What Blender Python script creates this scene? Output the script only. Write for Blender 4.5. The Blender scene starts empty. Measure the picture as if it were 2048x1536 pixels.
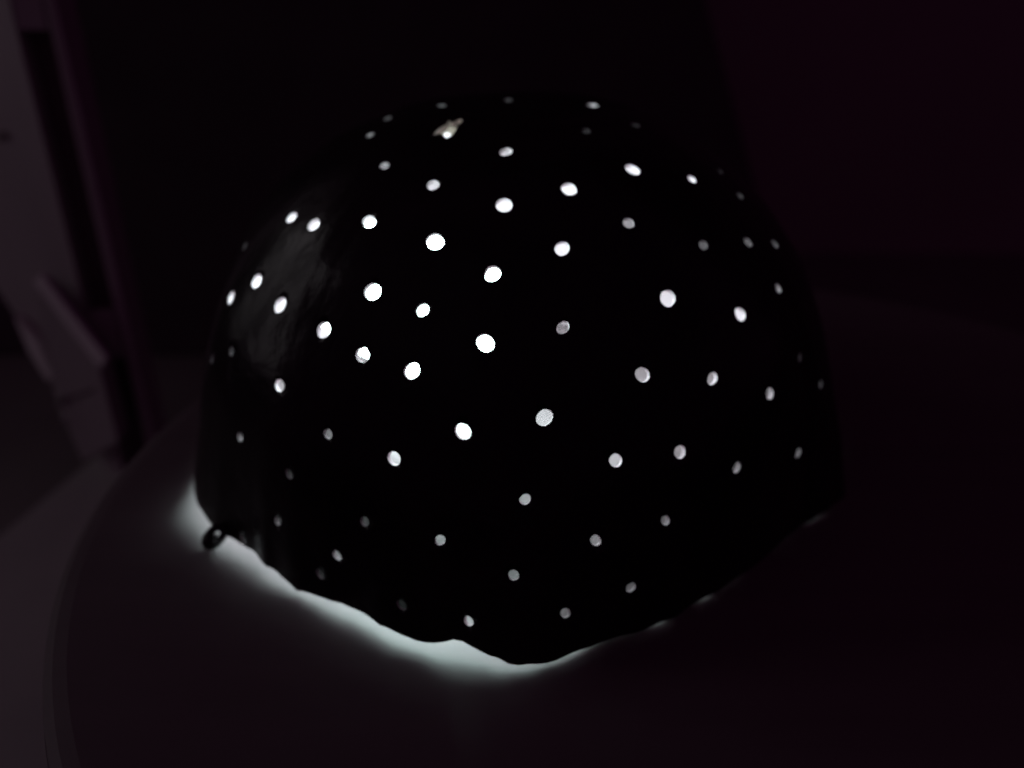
import bpy, bmesh, math, random
from mathutils import Vector, Matrix, noise
from mathutils.bvhtree import BVHTree
random.seed(7)
S = bpy.context.scene
COL = S.collection

# ------------------------------------------------------------------ camera
CAM = Vector((-0.0014, -0.2474, 0.1361)); PITCH = 0.4461; FPX = 1607.0
cd = bpy.data.cameras.new('camera'); cam = bpy.data.objects.new('camera', cd); COL.objects.link(cam)
cam.location = CAM; cam.rotation_euler = (math.pi/2 - PITCH, 0, 0)
cd.sensor_width = 36.0; cd.lens = 36.0*FPX/2048.0
cd.clip_start = 0.01; cd.clip_end = 50
cd.dof.use_dof = True; cd.dof.focus_distance = 0.165; cd.dof.aperture_fstop = 6.5
S.camera = cam
S.render.resolution_x = 1024; S.render.resolution_y = 768

# ------------------------------------------------------------------ dim room light and added fill
W = bpy.data.worlds.new('World'); S.world = W; W.use_nodes = True
bg = W.node_tree.nodes['Background']
bg.inputs[0].default_value = (1.0, 0.20, 0.80, 1); bg.inputs[1].default_value = 0.018
def area(name, loc, target, sx, sy, power, col, spread=180):
    l = bpy.data.lights.new(name, 'AREA'); l.shape = 'RECTANGLE'; l.size = sx; l.size_y = sy
    l.energy = power; l.spread = math.radians(spread); l.color = col
    o = bpy.data.objects.new(name, l); COL.objects.link(o); o.location = loc
    o.rotation_euler = (Vector(target)-Vector(loc)).to_track_quat('-Z', 'Y').to_euler()
    return o
# faint window light from the left, two panes with a bar between them
area('window_light', (-0.97, 0.02, 0.34), (-0.24, 0.10, 0.0), 0.24, 0.60, 0.038, (1.0, 0.93, 0.97), 75)
area('window_light', (-0.86, 0.36, 0.34), (-0.24, 0.10, 0.0), 0.24, 0.60, 0.038, (1.0, 0.93, 0.97), 75)
area('fill_light', (-0.75, -0.75, 1.0), (-0.15, 0.1, 0), 1.2, 1.2, 0.055, (1.0, 0.90, 0.95))  # unseen fill lamp, added to brighten the front of the stand

S.view_settings.view_transform = 'Standard'; S.view_settings.look = 'None'
S.view_settings.exposure = 0.0; S.view_settings.gamma = 1.0

# ------------------------------------------------------------------ helpers
def ray(u, v):
    x = (u-1024)/FPX; y = -(v-768)/FPX; c, s = math.cos(PITCH), math.sin(PITCH)
    return Vector((x, c+s*y, -s+c*y)).normalized()
def at_z(u, v, z): d = ray(u, v); return CAM + d*((z-CAM.z)/d.z)
def at_y(u, v, y): d = ray(u, v); return CAM + d*((y-CAM.y)/d.y)

def mat(name, col, rough=0.6, col2=None, scale=30, bump=0.0, bscale=200, spec=0.5, mixrange=(0.35, 0.65), stretch=(1, 1, 1)):
    m = bpy.data.materials.new(name); m.use_nodes = True; nt = m.node_tree; b = nt.nodes['Principled BSDF']
    b.inputs['Base Color'].default_value = (*col, 1); b.inputs['Roughness'].default_value = rough
    b.inputs['Specular IOR Level'].default_value = spec
    tc = nt.nodes.new('ShaderNodeTexCoord'); mp = nt.nodes.new('ShaderNodeMapping')
    nt.links.new(tc.outputs['Object'], mp.inputs[0]); mp.inputs['Scale'].default_value = stretch
    if col2:
        n = nt.nodes.new('ShaderNodeTexNoise'); n.inputs['Scale'].default_value = scale; n.inputs['Detail'].default_value = 6
        r = nt.nodes.new('ShaderNodeValToRGB')
        r.color_ramp.elements[0].position = mixrange[0]; r.color_ramp.elements[1].position = mixrange[1]
        r.color_ramp.elements[0].color = (*col, 1); r.color_ramp.elements[1].color = (*col2, 1)
        nt.links.new(mp.outputs[0], n.inputs['Vector']); nt.links.new(n.outputs['Fac'], r.inputs[0])
        nt.links.new(r.outputs[0], b.inputs['Base Color'])
    if bump:
        n = nt.nodes.new('ShaderNodeTexNoise'); n.inputs['Scale'].default_value = bscale; n.inputs['Detail'].default_value = 4
        bp = nt.nodes.new('ShaderNodeBump'); bp.inputs['Strength'].default_value = bump; bp.inputs['Distance'].default_value = 0.001
        nt.links.new(mp.outputs[0], n.inputs['Vector']); nt.links.new(n.outputs['Fac'], bp.inputs['Height'])
        nt.links.new(bp.outputs[0], b.inputs['Normal'])
    return m

M = {
 'shell':  mat('dark_glossy_shell', (0.010, 0.008, 0.010), 0.24, (0.022, 0.016, 0.018), 40, 0.35, 130, 0.28),
 'inner':  mat('pale_shell_lining', (0.64, 0.52, 0.575), 0.8, (0.53, 0.43, 0.465), 35, 0.4, 120, 0.2),
 'table':  mat('dark_wood_top', (0.175, 0.142, 0.152), 0.45, (0.195, 0.160, 0.170), 10, 0.03, 90, 0.35, stretch=(1, 7, 1)),
 'floor':  mat('dark_floor', (0.16, 0.135, 0.14), 0.6, (0.20, 0.17, 0.175), 8, 0.2, 40),
 'wall':   mat('plain_wall', (0.32, 0.255, 0.275), 0.85, (0.37, 0.295, 0.315), 5, 0.2, 60),
 'edge':   mat('highlight_white', (0.82, 0.79, 0.80), 0.4, (0.88, 0.85, 0.85), 22, 0.2, 150),  # whiter than the stand's paint: light on the bevels put into colour
 'white':  mat('worn_white_paint', (0.40, 0.365, 0.38), 0.5, (0.50, 0.46, 0.47), 22, 0.25, 150, stretch=(1, 1, .2)),
 'slot':   mat('dark_slot_wood', (0.10, 0.07, 0.085), 0.7, (0.16, 0.11, 0.12), 25, 0.3, 120, stretch=(1, 1, .15)),
 'panel':  mat('dark_cloth', (0.10, 0.075, 0.09), 0.9, (0.115, 0.087, 0.102), 20, 0.3, 300, 0.1),
 'board':  mat('pale_board', (0.40, 0.38, 0.38), 0.55, (0.47, 0.45, 0.44), 14, 0.1, 90),
 'metal':  mat('bright_metal', (0.75, 0.74, 0.75), 0.22, (0.6, 0.59, 0.6), 60),
 'casing': mat('white_casing', (0.75, 0.75, 0.75), 0.5, (0.68, 0.68, 0.68), 30),
}
M['metal'].node_tree.nodes['Principled BSDF'].inputs['Metallic'].default_value = 1
BULB = 19.0
m = bpy.data.materials.new('lit_bulb'); m.use_nodes = True; b = m.node_tree.nodes['Principled BSDF']
b.inputs['Base Color'].default_value = (.9, .9, .9, 1)
b.inputs['Emission Color'].default_value = (0.70, 1.0, 0.94, 1); b.inputs['Emission Strength'].default_value = BULB
M['bulb'] = m

def link(name, me, mt, parent=None, smooth=False):
    if not isinstance(mt, (list, tuple)): mt = [mt]
    if not me.materials:
        for k in mt: me.materials.append(M[k])
    if smooth:
        for p in me.polygons: p.use_smooth = True
    o = bpy.data.objects.new(name, me); COL.objects.link(o)
    if parent: o.parent = parent
    return o
def from_bm(bm, name):
    bmesh.ops.recalc_face_normals(bm, faces=bm.faces); me = bpy.data.meshes.new(name); bm.to_mesh(me); bm.free(); return me
def thing(name, label, cat, loc=(0, 0, 0)):
    o = bpy.data.objects.new(name, None); COL.objects.link(o); o.location = loc; o.empty_display_size = .02
    o['label'] = label; o['category'] = cat; return o
def struct(o): o['kind'] = 'structure'; return o
def box(x0, x1, y0, y1, z0, z1, bev=0.0, name='box'):
    bm = bmesh.new(); bmesh.ops.create_cube(bm, size=1)
    for v in bm.verts: v.co = Vector(((x0+x1)/2+v.co.x*(x1-x0), (y0+y1)/2+v.co.y*(y1-y0), (z0+z1)/2+v.co.z*(z1-z0)))
    if bev: bmesh.ops.bevel(bm, geom=bm.edges[:], offset=bev, segments=3, affect='EDGES', profile=.5)
    return from_bm(bm, name)
def prism(front, depth, bev=0.0, name='prism'):
    """closed solid: polygon of 3-D points, extruded along depth vector"""
    bm = bmesh.new(); vs = [bm.verts.new(p) for p in front]; f = bm.faces.new(vs)
    r = bmesh.ops.extrude_face_region(bm, geom=[f])
    for g in r['geom']:
        if isinstance(g, bmesh.types.BMVert): g.co += Vector(depth)
    bmesh.ops.recalc_face_normals(bm, faces=bm.faces)
    if bev: bmesh.ops.bevel(bm, geom=bm.edges[:], offset=bev, segments=2, affect='EDGES', profile=.5)
    return from_bm(bm, name)
def lathe(prof, n, name):
    bm = bmesh.new(); rings = []
    for r, z in prof:
        if r < 1e-6: rings.append([bm.verts.new((0, 0, z))])
        else: rings.append([bm.verts.new((r*math.cos(2*math.pi*i/n), r*math.sin(2*math.pi*i/n), z)) for i in range(n)])
    for a, b_ in zip(rings, rings[1:]):
        for i in range(n):
            j = (i+1) % n
            if len(a) == 1: bm.faces.new((a[0], b_[i], b_[j]))
            elif len(b_) == 1: bm.faces.new((a[i], a[j], b_[0]))
            else: bm.faces.new((a[i], a[j], b_[j], b_[i]))
    return from_bm(bm, name)

# ------------------------------------------------------------------ setting
FZ = -0.120
struct(link('floor', box(-3, 3, -2, 1.2, FZ-0.05, FZ, 0, 'floor'), 'floor'))
struct(link('wall', box(-3, 3, 0.62, 0.70, FZ+0.001, 2.2, 0, 'wall'), 'wall'))

# round table the lamp stands on: top, stem, foot
TC = Vector((0.0707, -0.0243, 0)); TR = 0.1994
t = thing('round_table', 'low round dark wooden table carrying the pierced lamp', 'table', (TC.x, TC.y, FZ))
h = -FZ
top = lathe([(0, h-.012), (TR-.004, h-.012), (TR-.001, h-.010), (TR, h-.006), (TR-.0008, h-.002), (TR-.003, h-.0004), (TR-.006, h), (0, h)], 160, 'table_top')
link('table_top', top, 'table', t)
link('stem', lathe([(0, .012), (.030, .012), (.022, .03), (.020, .06), (.030, h-.0125), (0, h-.0125)], 48, 'stem'), 'table', t, True)
link('foot', lathe([(0, 0), (.11, 0), (.112, .004), (.108, .009), (.05, .0115), (0, .0115)], 72, 'foot'), 'table', t)

# ------------------------------------------------------------------ pierced lamp shade
R0, H = 0.1054, 0.1113
PS = [0, .12, .3, .5, .7, .85, .95, 1.0]; PR = [.1054, .1031, .0987, .0916, .0790, .0603, .0374, 0]
# visible lower edge: picture point and the height of the edge over the table
RIM = [(395,1008,.0075),(412,1035,.0068),(430,1058,.0064),(452,1072,.0060),(470,1080,.0060),(488,1092,.0058),(510,1105,.0060),(530,1131,.0052),(552,1142,.0052),(575,1163,.0040),
       (592,1180,.0028),(625,1188,.0040),(660,1201,.0046),(690,1209,.0050),(725,1224,.0052),(745,1240,.0046),(762,1251,.0046),(800,1268,.0042),(830,1280,.0040),(862,1288,.0042),(885,1284,.0054),(905,1279,.0062),(920,1281,.0060),
       (950,1297,.0050),(990,1315,.0040),(1030,1331,.0026),(1070,1329,.0020),(1105,1325,.0015),(1125,1313,.0020),(1145,1304,.0020),(1175,1296,.0011),(1210,1282,.0008),(1240,1272,.0007),(1275,1265,.0004),
       (1320,1245,.0012),(1350,1235,.0003),(1380,1212,.0002),(1410,1195,.0012),(1440,1180,.0002),(1465,1160,.0006),(1500,1138,.0001),(1535,1110,.0001),(1570,1076,.0007),(1600,1052,.0001),(1630,1036,.0011),(1665,1012,.0004),(1690,992,.0001)]
GAP = 0.62
rim = []
for u, v, z in RIM:
    z *= GAP*(1.05 if u < 500 else 1); p = at_z(u, v, z); rim.append((math.atan2(p.y, p.x), math.hypot(p.x, p.y), z))
rim.sort()
a0, aN = rim[0], rim[-1]
for k in range(1, 14):                       # back half, unseen: blend
    t_ = k/14; a = aN[0] + (a0[0]+2*math.pi-aN[0])*t_
    rim.append((a, (aN[1]*(1-t_)+a0[1]*t_)*(1-.03*math.sin(math.pi*t_)), max(.0003, aN[2]*(1-t_*3)) + .0006*max(0, math.sin(9*t_))))
def rim_at(a):
    while a < rim[0][0]: a += 2*math.pi
    while a >= rim[0][0]+2*math.pi: a -= 2*math.pi
    for i in range(len(rim)):
        A = rim[i]; B = rim[i+1] if i+1 < len(rim) else (rim[0][0]+2*math.pi,)+rim[0][1:]
        if A[0] <= a <= B[0]:
            t_ = (a-A[0])/max(1e-9, B[0]-A[0]); t_ = t_*t_*(3-2*t_)*.6+t_*.4
            return A[1]*(1-t_)+B[1]*t_, A[2]*(1-t_)+B[2]*t_
    return rim[0][1:]
def pchip(xs, ys):
    n = len(xs); h_ = [xs[i+1]-xs[i] for i in range(n-1)]; d = [(ys[i+1]-ys[i])/h_[i] for i in range(n-1)]
    mm = [d[0]]+[0 if d[i-1]*d[i] <= 0 else 2*d[i-1]*d[i]/(d[i-1]+d[i]) for i in range(1, n-1)]+[d[-1]*3]
    def f(x):
        i = max(k for k in range(n-1) if xs[k] <= x or k == 0); t_ = (x-xs[i])/h_[i]
        return ((1+2*t_)*(1-t_)**2*ys[i] + t_*(1-t_)**2*h_[i]*mm[i] + t_*t_*(3-2*t_)*ys[i+1] + t_*t_*(t_-1)*h_[i]*mm[i+1])
    return f
prof = pchip(PS, PR)
NA, NS = 320, 70
rims = [rim_at(-math.pi + 2*math.pi*i/NA) for i in range(NA)]
svals = [0, .0025]+[math.sin(math.pi/2*(k/NS)) for k in range(1, NS)]      # the pole is added on its own
def shell_point(i, s, off):
    a = -math.pi + 2*math.pi*i/NA; rr, zr = rims[i % NA]
    zr += .0005*noise.noise(Vector((math.cos(a)*34, math.sin(a)*34, 3)))*(1 if zr > .0012 else .06)
    zr = max(zr, .00005)
    r = prof(s)*(1+(rr/R0-1)*(1-s)**3); z = zr+(H-zr)*s
    p = Vector((r*math.cos(a), r*math.sin(a), z))
    # outward direction from the profile slope
    e = .004; dr = (prof(min(1, s+e))-prof(max(0, s-e))); dz = H*(min(1, s+e)-max(0, s-e))
    n = Vector((dz*math.cos(a), dz*math.sin(a), -dr)); n.normalize()
    w = min(1, s*6)
    bump = noise.noise(p*26)*.0011 + noise.noise(p*70+Vector((5, 1, 2)))*.00035
    # large flat dents left by the hand
    bump += -abs(noise.noise(p*17+Vector((9, 4, 7))))*.0018
    if off: off = off*(1+.25*noise.noise(p*90))
    return p + n*(bump*w + off), n
def build_shell():
    bm = bmesh.new(); TH = .0016
    outer = [[bm.verts.new(shell_point(i, s, 0)[0]) for i in range(NA)] for s in svals]
    inner = []
    for k, s in enumerate(svals):
        ring = []
        for i in range(NA):
            p, n = shell_point(i, s, -TH)
            if k == 0: p.z = outer[0][i].co.z + .0005
            ring.append(bm.verts.new(p))
        inner.append(ring)
    po = bm.verts.new(shell_point(0, .99999, 0)[0]*1.0); po.co.x = po.co.y = 0
    pi_ = bm.verts.new((0, 0, po.co.z-TH))
    for rings, pole, mi in ((outer, po, 0), (inner, pi_, 1)):
        for a, b_ in zip(rings, rings[1:]):
            for i in range(NA):
                j = (i+1) % NA
                q = (a[i], a[j], b_[j], b_[i]); q = q if mi == 0 else q[::-1]
                bm.faces.new(q).material_index = mi
        for i in range(NA):
            j = (i+1) % NA; q = (rings[-1][i], rings[-1][j], pole); q = q if mi == 0 else q[::-1]
            bm.faces.new(q).material_index = mi
    mid = []
    for i in range(NA):
        c = outer[0][i].co.lerp(inner[0][i].co, .55); c.z = outer[0][i].co.z+.00008; mid.append(bm.verts.new(c))
    for i in range(NA):
        j = (i+1) % NA
        bm.faces.new((outer[0][j], outer[0][i], mid[i], mid[j])).material_index = 0
        bm.faces.new((mid[j], mid[i], inner[0][i], inner[0][j])).material_index = 0
    me = bpy.data.meshes.new('shade'); bm.to_mesh(me); bm.free()
    for k in ('shell', 'inner'): me.materials.append(M[k])
    for p in me.polygons: p.use_smooth = True
    return me
shade_me = build_shell()
bvh = BVHTree.FromPolygons([v.co.copy() for v in shade_me.vertices], [tuple(p.vertices) for p in shade_me.polygons])

# every pierced hole: picture point on the shade and its drilled radius in millimetres
HOLES = [(883,211,1.2),(1016,200,.9),(1185,210,1.5),(775,237,1.0),(740,270,1.2),(769,331,1.3),(1172,262,1.1),(1270,250,.8),
 (1012,303,1.6),(866,370,1.5),(1265,339,1.8),(1138,378,1.8),(1384,358,1.2),(1440,342,.7),(1480,391,1.1),
 (1008,410,1.9),(738,443,1.7),(627,449,1.9),(583,435,1.7),(490,492,1.0),
 (870,483,2.0),(1124,497,1.7),(1257,446,1.4),(1407,490,1.3),(1496,484,1.4),(1550,488,1.2),
 (985,547,1.8),(745,583,2.0),(1336,596,2.0),(1557,576,1.3),(1481,628,1.7),
 (513,562,1.9),(462,595,1.7),(560,610,1.9),(647,660,1.9),(845,620,1.5),(1126,655,1.4),
 (463,702,1.0),(424,718,.8),(725,710,1.7),(971,686,2.0),(824,742,1.8),(1285,750,1.7),(1425,757,1.5),(1540,787,1.5),(1600,715,.9),(1642,768,1.2),
 (559,771,1.5),(1089,835,1.8),(926,863,1.8),(656,868,1.2),(480,874,1.2),
 (788,917,1.6),(1231,921,1.5),(1360,904,1.6),(1474,935,1.4),(1597,906,1.4),
 (578,948,.6),(1050,999,1.15),(555,1042,1.0),(729,1043,1.1),(880,1080,1.1),(1192,1081,1.3),(1331,1041,1.15),
 (674,1111,1.0),(640,1148,.7),(1027,1150,1.1),(1262,1175,1.15),(1131,1226,1.1),(937,1242,1.2),(803,1210,.7),(486,1078,.7)]
bm = bmesh.new()
def drill(p, n, r, seg=14, sq=1.0, tilt=0.0):
    z = n.normalized(); x = z.orthogonal().normalized(); y = z.cross(x)
    ph = random.random()*6.28; ex = random.uniform(.88, 1.12)
    rad = [r*(1+.09*noise.noise(Vector((math.cos(2*math.pi*k/seg)*1.3, math.sin(2*math.pi*k/seg)*1.3, ph*7)))) for k in range(seg)]
    rings = []
    for hgt, sc in ((-.006, .80), (.004, 1.25)):
        sc_ = 1+(sc-1)*.5
        rings.append([bm.verts.new(p+z*hgt+x*rad[k]*sc_*ex*math.cos(2*math.pi*k/seg+ph)+y*rad[k]*sc_/ex*math.sin(2*math.pi*k/seg+ph)) for k in range(seg)])
    bm.faces.new(rings[0][::-1]); bm.faces.new(rings[1])
    for k in range(seg):
        j = (k+1) % seg; bm.faces.new((rings[0][k], rings[0][j], rings[1][j], rings[1][k]))
DIM = {(883,211):.05,(1016,200):.03,(1185,210):.35,(775,237):.03,(740,270):.09,(769,331):.2,(1172,262):.02,(1270,250):.015,(1012,303):.5,(866,370):.5,
 (1440,342):.012,(1480,391):.05,(490,492):.03,(1257,446):.35,(1407,490):.12,(1496,484):.12,(1550,488):.12,(1557,576):.35,(845,620):.35,
 (463,702):.05,(424,718):.02,(1540,787):.5,(1600,715):.02,(1642,768):.07,(656,868):.25,(480,874):.16,(1474,935):.3,(1597,906):.2,
 (1360,904):.6,(578,948):.03,(1050,999):.5,(555,1042):.12,(729,1043):.05,(880,1080):.3,(1192,1081):.4,(1331,1041):.3,(674,1111):.25,(640,1148):.03,
 (1027,1150):.3,(1262,1175):.25,(1131,1226):.25,(937,1242):.6,(803,1210):.02,(486,1078):.03}
def film_mat(t):
    k = 'film_%g' % t
    if k not in M:
        m = bpy.data.materials.new('dimming_film'); m.use_nodes = True; nt = m.node_tree; nt.nodes.remove(nt.nodes['Principled BSDF'])  # added see-through tint, sets how dim a hole looks
        tr = nt.nodes.new('ShaderNodeBsdfTransparent'); tc = nt.nodes.new('ShaderNodeTexCoord'); n = nt.nodes.new('ShaderNodeTexNoise'); n.inputs['Scale'].default_value = 280
        r = nt.nodes.new('ShaderNodeValToRGB'); r.color_ramp.elements[0].position = .3; r.color_ramp.elements[1].position = .7
        r.color_ramp.elements[0].color = (t*.75, t*.75, t*.75, 1); r.color_ramp.elements[1].color = (t*1.2, t*1.17, t*1.17, 1)
        nt.links.new(tc.outputs['Object'], n.inputs['Vector']); nt.links.new(n.outputs['Fac'], r.inputs[0]); nt.links.new(r.outputs[0], tr.inputs[0])
        nt.links.new(tr.outputs[0], nt.nodes['Material Output'].inputs[0]); M[k] = m
    return k
FILMS = []
missed = []
for u, v, r in HOLES:
    d = ray(u, v); hit = bvh.ray_cast(CAM, d)
    if hit[0] is None: missed.append((u, v)); continue
    p, n0 = hit[0], hit[1]
    if n0.dot(d) > 0: n0 = -n0
    n = (n0 - d*(1.15 if v < 520 and u > 700 else .5)).normalized()
    t_ = DIM.get((u, v)); r *= .001
    if t_: r = max(r, .0012)
    drill(p, n, r)
    if t_: FILMS.append((p-n*(.0009/n.dot(n0)), n0, r/n.dot(n0)*1.4, t_))
# the torn gap near the crown: an irregular star cut through the shell
gap = [(866,270),(874,260),(885,253),(893,249),(897,240),(904,246),(921,238),(926,242),(914,252),(911,260),(904,270),(893,276),(884,268)]
pts = []
for u, v in gap:
    hit = bvh.ray_cast(CAM, ray(u, v)); pts.append(hit[0]); gn = hit[1]
c = sum(pts, Vector())/len(pts); gn = bvh.ray_cast(CAM, ray(893, 258))[1]
if gn.dot(ray(893, 258)) > 0: gn = -gn
star = list(pts); dot = [bvh.ray_cast(CAM, ray(893+8*math.cos(a), 265-7*math.sin(a)))[0] for a in [math.pi-.35-2*math.pi*k/len(gap) for k in range(len(gap))]]
lo = [bm.verts.new(q-gn*.006) for q in pts]; hi = [bm.verts.new(q+gn*.004) for q in pts]
bm.faces.new(lo[::-1]); bm.faces.new(hi)
for k in range(len(pts)): j = (k+1) % len(pts); bm.faces.new((lo[k], lo[j], hi[j], hi[k]))
bmesh.ops.recalc_face_normals(bm, faces=bm.faces)
cut_me = bpy.data.meshes.new('cutter'); bm.to_mesh(cut_me); bm.free(); cut_me.materials.append(M['inner'])
print('holes missed', missed)
tmp = bpy.data.objects.new('tmp', shade_me); cut = bpy.data.objects.new('cutter', cut_me); COL.objects.link(tmp); COL.objects.link(cut)
md = tmp.modifiers.new('b', 'BOOLEAN'); md.operation = 'DIFFERENCE'; md.solver = 'EXACT'; md.object = cut; md.use_self = False
dg = bpy.context.evaluated_depsgraph_get(); final = bpy.data.meshes.new_from_object(tmp.evaluated_get(dg)); final.name = 'shade'
bpy.data.objects.remove(tmp); bpy.data.objects.remove(cut); bpy.data.meshes.remove(cut_me); bpy.data.meshes.remove(shade_me)
print('shade faces', len(final.polygons), [m_.name for m_ in final.materials])

lamp = thing('pierced_lamp', 'black hand-formed dome lamp pierced with many glowing round holes', 'lamp', (0, 0, 0))
link('shade', final, 'shell', lamp)
# tinted films added across some holes to dim their light
for p, n, r, t_ in FILMS:
    z = n; x = z.orthogonal().normalized(); y = z.cross(x); bm = bmesh.new(); k = 12
    vs = [bm.verts.new(p+x*r*math.cos(2*math.pi*i/k)+y*r*math.sin(2*math.pi*i/k)) for i in range(k)]; bm.faces.new(vs)
    link('dimming_film', from_bm(bm, 'dimming_film'), film_mat(t_), lamp)
bm = bmesh.new(); k = len(star)
A = [bm.verts.new(q+(q-c)*.25-gn*.0010) for q in star]; B_ = [bm.verts.new(q-gn*.0010) for q in dot]
for i in range(k): bm.faces.new((A[i], A[(i+1) % k], B_[(i+1) % k], B_[i]))
fm = film_mat(.28); r_ = [q for q in M[fm].node_tree.nodes if q.type == 'VALTORGB'][0]
r_.color_ramp.elements[0].color = (.14, .13, .10, 1); r_.color_ramp.elements[1].color = (.42, .40, .31, 1)
link('dimming_film', from_bm(bm, 'dimming_film'), fm, lamp)['label'] = 'yellowish film added to dim the ragged gap'
# torn drop hanging at the lower edge, with a small opening in it
def drip():
    bm = bmesh.new(); c = at_z(434, 1068, .0045); d = ray(434, 1068); right = Vector((1, 0, 0)); up = right.cross(d).normalized(); up = -up if up.z < 0 else up
    ax = (right*.62+up*.78).normalized(); ay = d.cross(ax).normalized(); az = -d
    NU, NV = 28, 12; g = []
    for i in range(NU):
        a = 2*math.pi*i/NU; row = []
        tail = max(0, math.cos(a-math.pi))**2
        R_ = .0019; rr = .0011+.0016*tail
        cx = ax*(math.cos(a)*R_*1.15-.0002)+ay*(math.sin(a)*R_*.85)
        rad = (ax*math.cos(a)+ay*math.sin(a)).normalized()
        for j in range(NV):
            b_ = 2*math.pi*j/NV
            q = c+cx+rad*rr*math.cos(b_)+az*rr*.9*math.sin(b_); q += q.normalized()*.0002*noise.noise(q*900)
            row.append(bm.verts.new(q))
        g.append(row)
    for i in range(NU):
        for j in range(NV):
            i2, j2 = (i+1) % NU, (j+1) % NV; bm.faces.new((g[i][j], g[i2][j], g[i2][j2], g[i][j2]))
    return from_bm(bm, 'rim_drop')
link('rim_drop', drip(), 'shell', lamp, True)['label'] = 'torn dark drop hanging from the lower edge'

# the light under the shade
BL = Vector((-0.029, -0.010, 0.0))
led = thing('light_puck', 'small lamp with a round globe glowing under the pierced dome shade', 'light', BL)
link('casing', lathe([(0, 0.0002), (.018, 0.0002), (.020, .002), (.020, .010), (.016, .016), (.013, .024), (.012, .0332), (0, .0332)], 48, 'casing'), 'casing', led, True)
link('bulb', lathe([(0, .034)]+[(.034*math.sin(a), .0555-.0215*math.cos(a)) for a in [math.pi*k/20 for k in range(1, 20)]]+[(0, .077)], 40, 'bulb'), 'bulb', led, True)

# ------------------------------------------------------------------ white wooden stand on the left
YS = 0.150
st = thing('wooden_stand', 'tall white wooden stand with dark slots behind the table', 'stand', (-0.225, YS, FZ))
def part(name, me, mt, label=None, parent=None):
    o = link(name, me, mt); o.parent = parent or st
    o.matrix_parent_inverse = (st.matrix_world if not parent else parent.matrix_world).inverted() if False else Matrix.Translation(-st.location)
    if label: o['label'] = label
    return o
P = lambda u, v, y=YS: at_y(u, v, y)
KS = 0.45
def Q(u, v, off=0.0):                        # on the board's face, which recedes to the left
    d = ray(u, v); y0 = YS+off; xc_ = -.2255
    t_ = (y0+KS*(xc_-CAM.x)-CAM.y)/(d.y+KS*d.x); return CAM+d*t_
def F(x, z, off=0.0): return Vector((x, YS+off+KS*(-.2255-x), z))
xr0, xr1, xc, xl = -.2115, -.2055, -.2255, -.34
# broad left board with its slanted foot
part('side_board', prism([F(xl, .30), F(xc, .30), F(xc, FZ+.0004), F(xc-.012, FZ+.0004), Q(104, 770), Q(80, 690), Q(30, 632), Q(-60, 500)], (0, .018, 0), .0008, 'side_board'), 'white')
part('edge_strip', prism([(xr0+.0003, YS, .30), (xr1, YS, .30), (xr1+.0015, YS, FZ+.0003), (xr0+.0018, YS, FZ+.0003)], (0, .018, 0), .0008, 'edge_strip'), 'white')
part('slot_back', box(xc+.0002, xr0, YS+.009, YS+.016, FZ+.0004, .30, 0, 'slot_back'), 'slot', 'dark board at the back of the slots')
part('cross_block', box(xc+.0003, xr0-.0001, YS+.0005, YS+.0088, .1235, .30, .0006, 'cross_block'), 'white')
part('cross_block', box(xc+.0003, xr0-.0001, YS+.0005, YS+.0088, -.0385, -.0125, .0006, 'cross_block'), 'white')
yw = -.014
wedge = part('wedge_block', prism([Q(66, 566, yw), Q(199, 735, yw), Q(236, 884, yw), Q(166, 924, yw), Q(112, 800, yw)], (0, .0138, 0), .0006, 'wedge_block'), 'white', 'slanted block fixed over the foot')
part('bevel_highlight', prism([Q(66, 565, yw-.0012), Q(81, 549, yw-.0012), Q(214, 718, yw-.0012), Q(199, 737, yw-.0012)], (0, .004, 0), .0004, 'bevel_highlight'), 'edge', 'painted highlight along the edge of the slanted block')  # strip added in a whiter colour as the highlight on this edge
part('lower_bevel', prism([Q(28, 634, -.006), Q(76, 686, -.006), Q(104, 755, -.006), Q(94, 762, -.006), Q(56, 702, -.006)], (0, .0058, 0), .0004, 'lower_bevel'), 'edge')  # same highlight colour, painted light on the lower bevel
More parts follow.
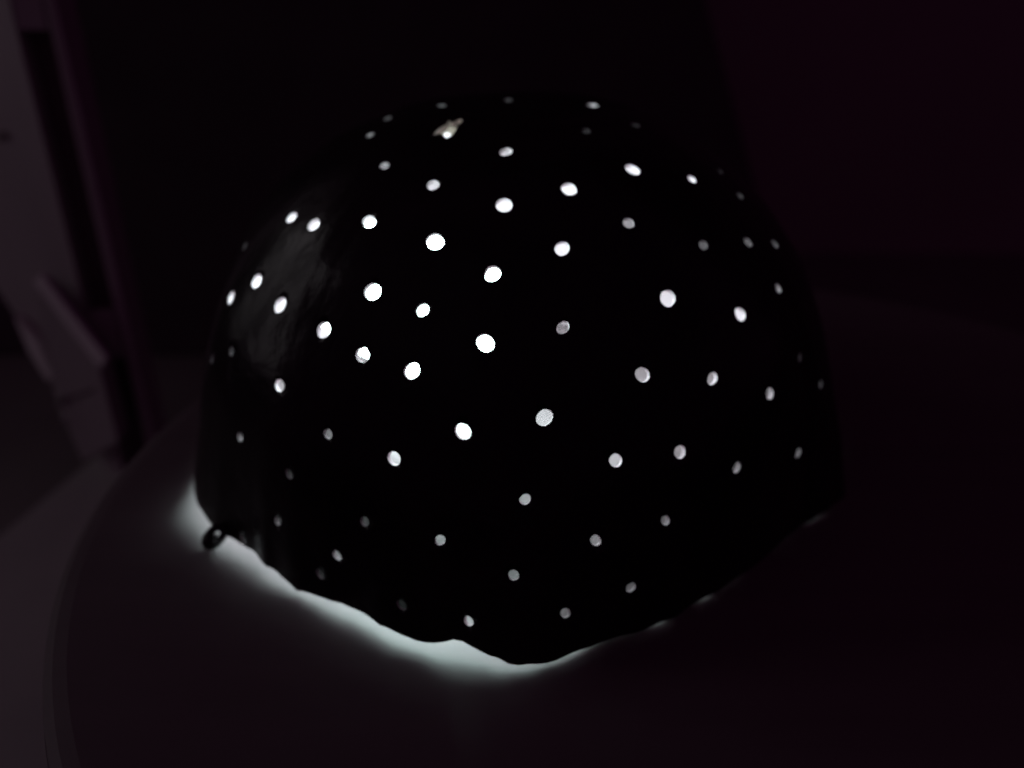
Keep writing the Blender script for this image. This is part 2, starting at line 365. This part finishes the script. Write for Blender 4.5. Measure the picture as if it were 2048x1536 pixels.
def pin(u, v, u2, v2, y, r):
    a, b_ = Q(u, v, y), Q(u2, v2, y); d = (b_-a); L = d.length; bm = bmesh.new()
    bmesh.ops.create_uvsphere(bm, u_segments=14, v_segments=10, radius=1)
    q = d.to_track_quat('Z', 'Y')
    for v_ in bm.verts: v_.co = (a+b_)/2+q @ Vector((v_.co.x*r, v_.co.y*r, v_.co.z*(L/2+r)))
    return from_bm(bm, 'hinge_pin')
o = part('hinge_pin', pin(117, 790, 113, 806, -.0165, .0013), 'metal', 'small bright metal hinge pin'); [setattr(p, 'use_smooth', True) for p in o.data.polygons]
o = part('hinge_pin', pin(126, 836, 131, 844, -.0165, .0011), 'metal', 'small bright metal hinge pin'); [setattr(p, 'use_smooth', True) for p in o.data.polygons]
part('screw_recess', prism([Q(-6, 265, -.001), Q(8, 264, -.001), Q(17, 271, -.001), Q(12, 278, -.001), Q(-6, 280, -.001)], (0, .0008, 0), 0, 'screw_recess'), 'slot', 'dark screw recess')
part('seam', prism([Q(120, 801, yw-.0006), Q(186, 778, yw-.0006), Q(187, 782, yw-.0006), Q(121, 807, yw-.0006)], (0, .0005, 0), 0, 'seam'), 'slot', 'dark seam across the slanted block')

# pale board lying on the floor under the table edge
A, Bp = at_z(-160, 1203, FZ+.004), at_z(76, 1008, FZ+.004)
e = (Bp-A).normalized(); nrm = Vector((-e.y, e.x, 0)); nrm = nrm if nrm.y < 0 else -nrm
bo = link('pale_board', prism([A-e*.2, Bp+e*.08, Bp+e*.08+nrm*.30, A-e*.2+nrm*.30], (0, 0, -.0038), .0008, 'pale_board'), 'board')
bo['label'] = 'pale flat board lying on the floor beside the round table'; bo['category'] = 'board'

# dark panel standing behind the lamp
yb = .34
a_, b_ = P(1411, 0, yb), P(1500, 330, yb); g_ = (b_-a_)/(a_.z-b_.z)
hi_, lo_ = a_-g_*.25, b_+g_*(b_.z-FZ-.0005)
bp_ = link('dark_panel', prism([hi_, lo_, Vector((-.9, yb, lo_.z)), Vector((-.9, yb, hi_.z))], (0, .02, 0), .002, 'dark_panel'), 'panel')
bp_['label'] = 'dark plain panel standing upright behind the pierced lamp'; bp_['category'] = 'panel'
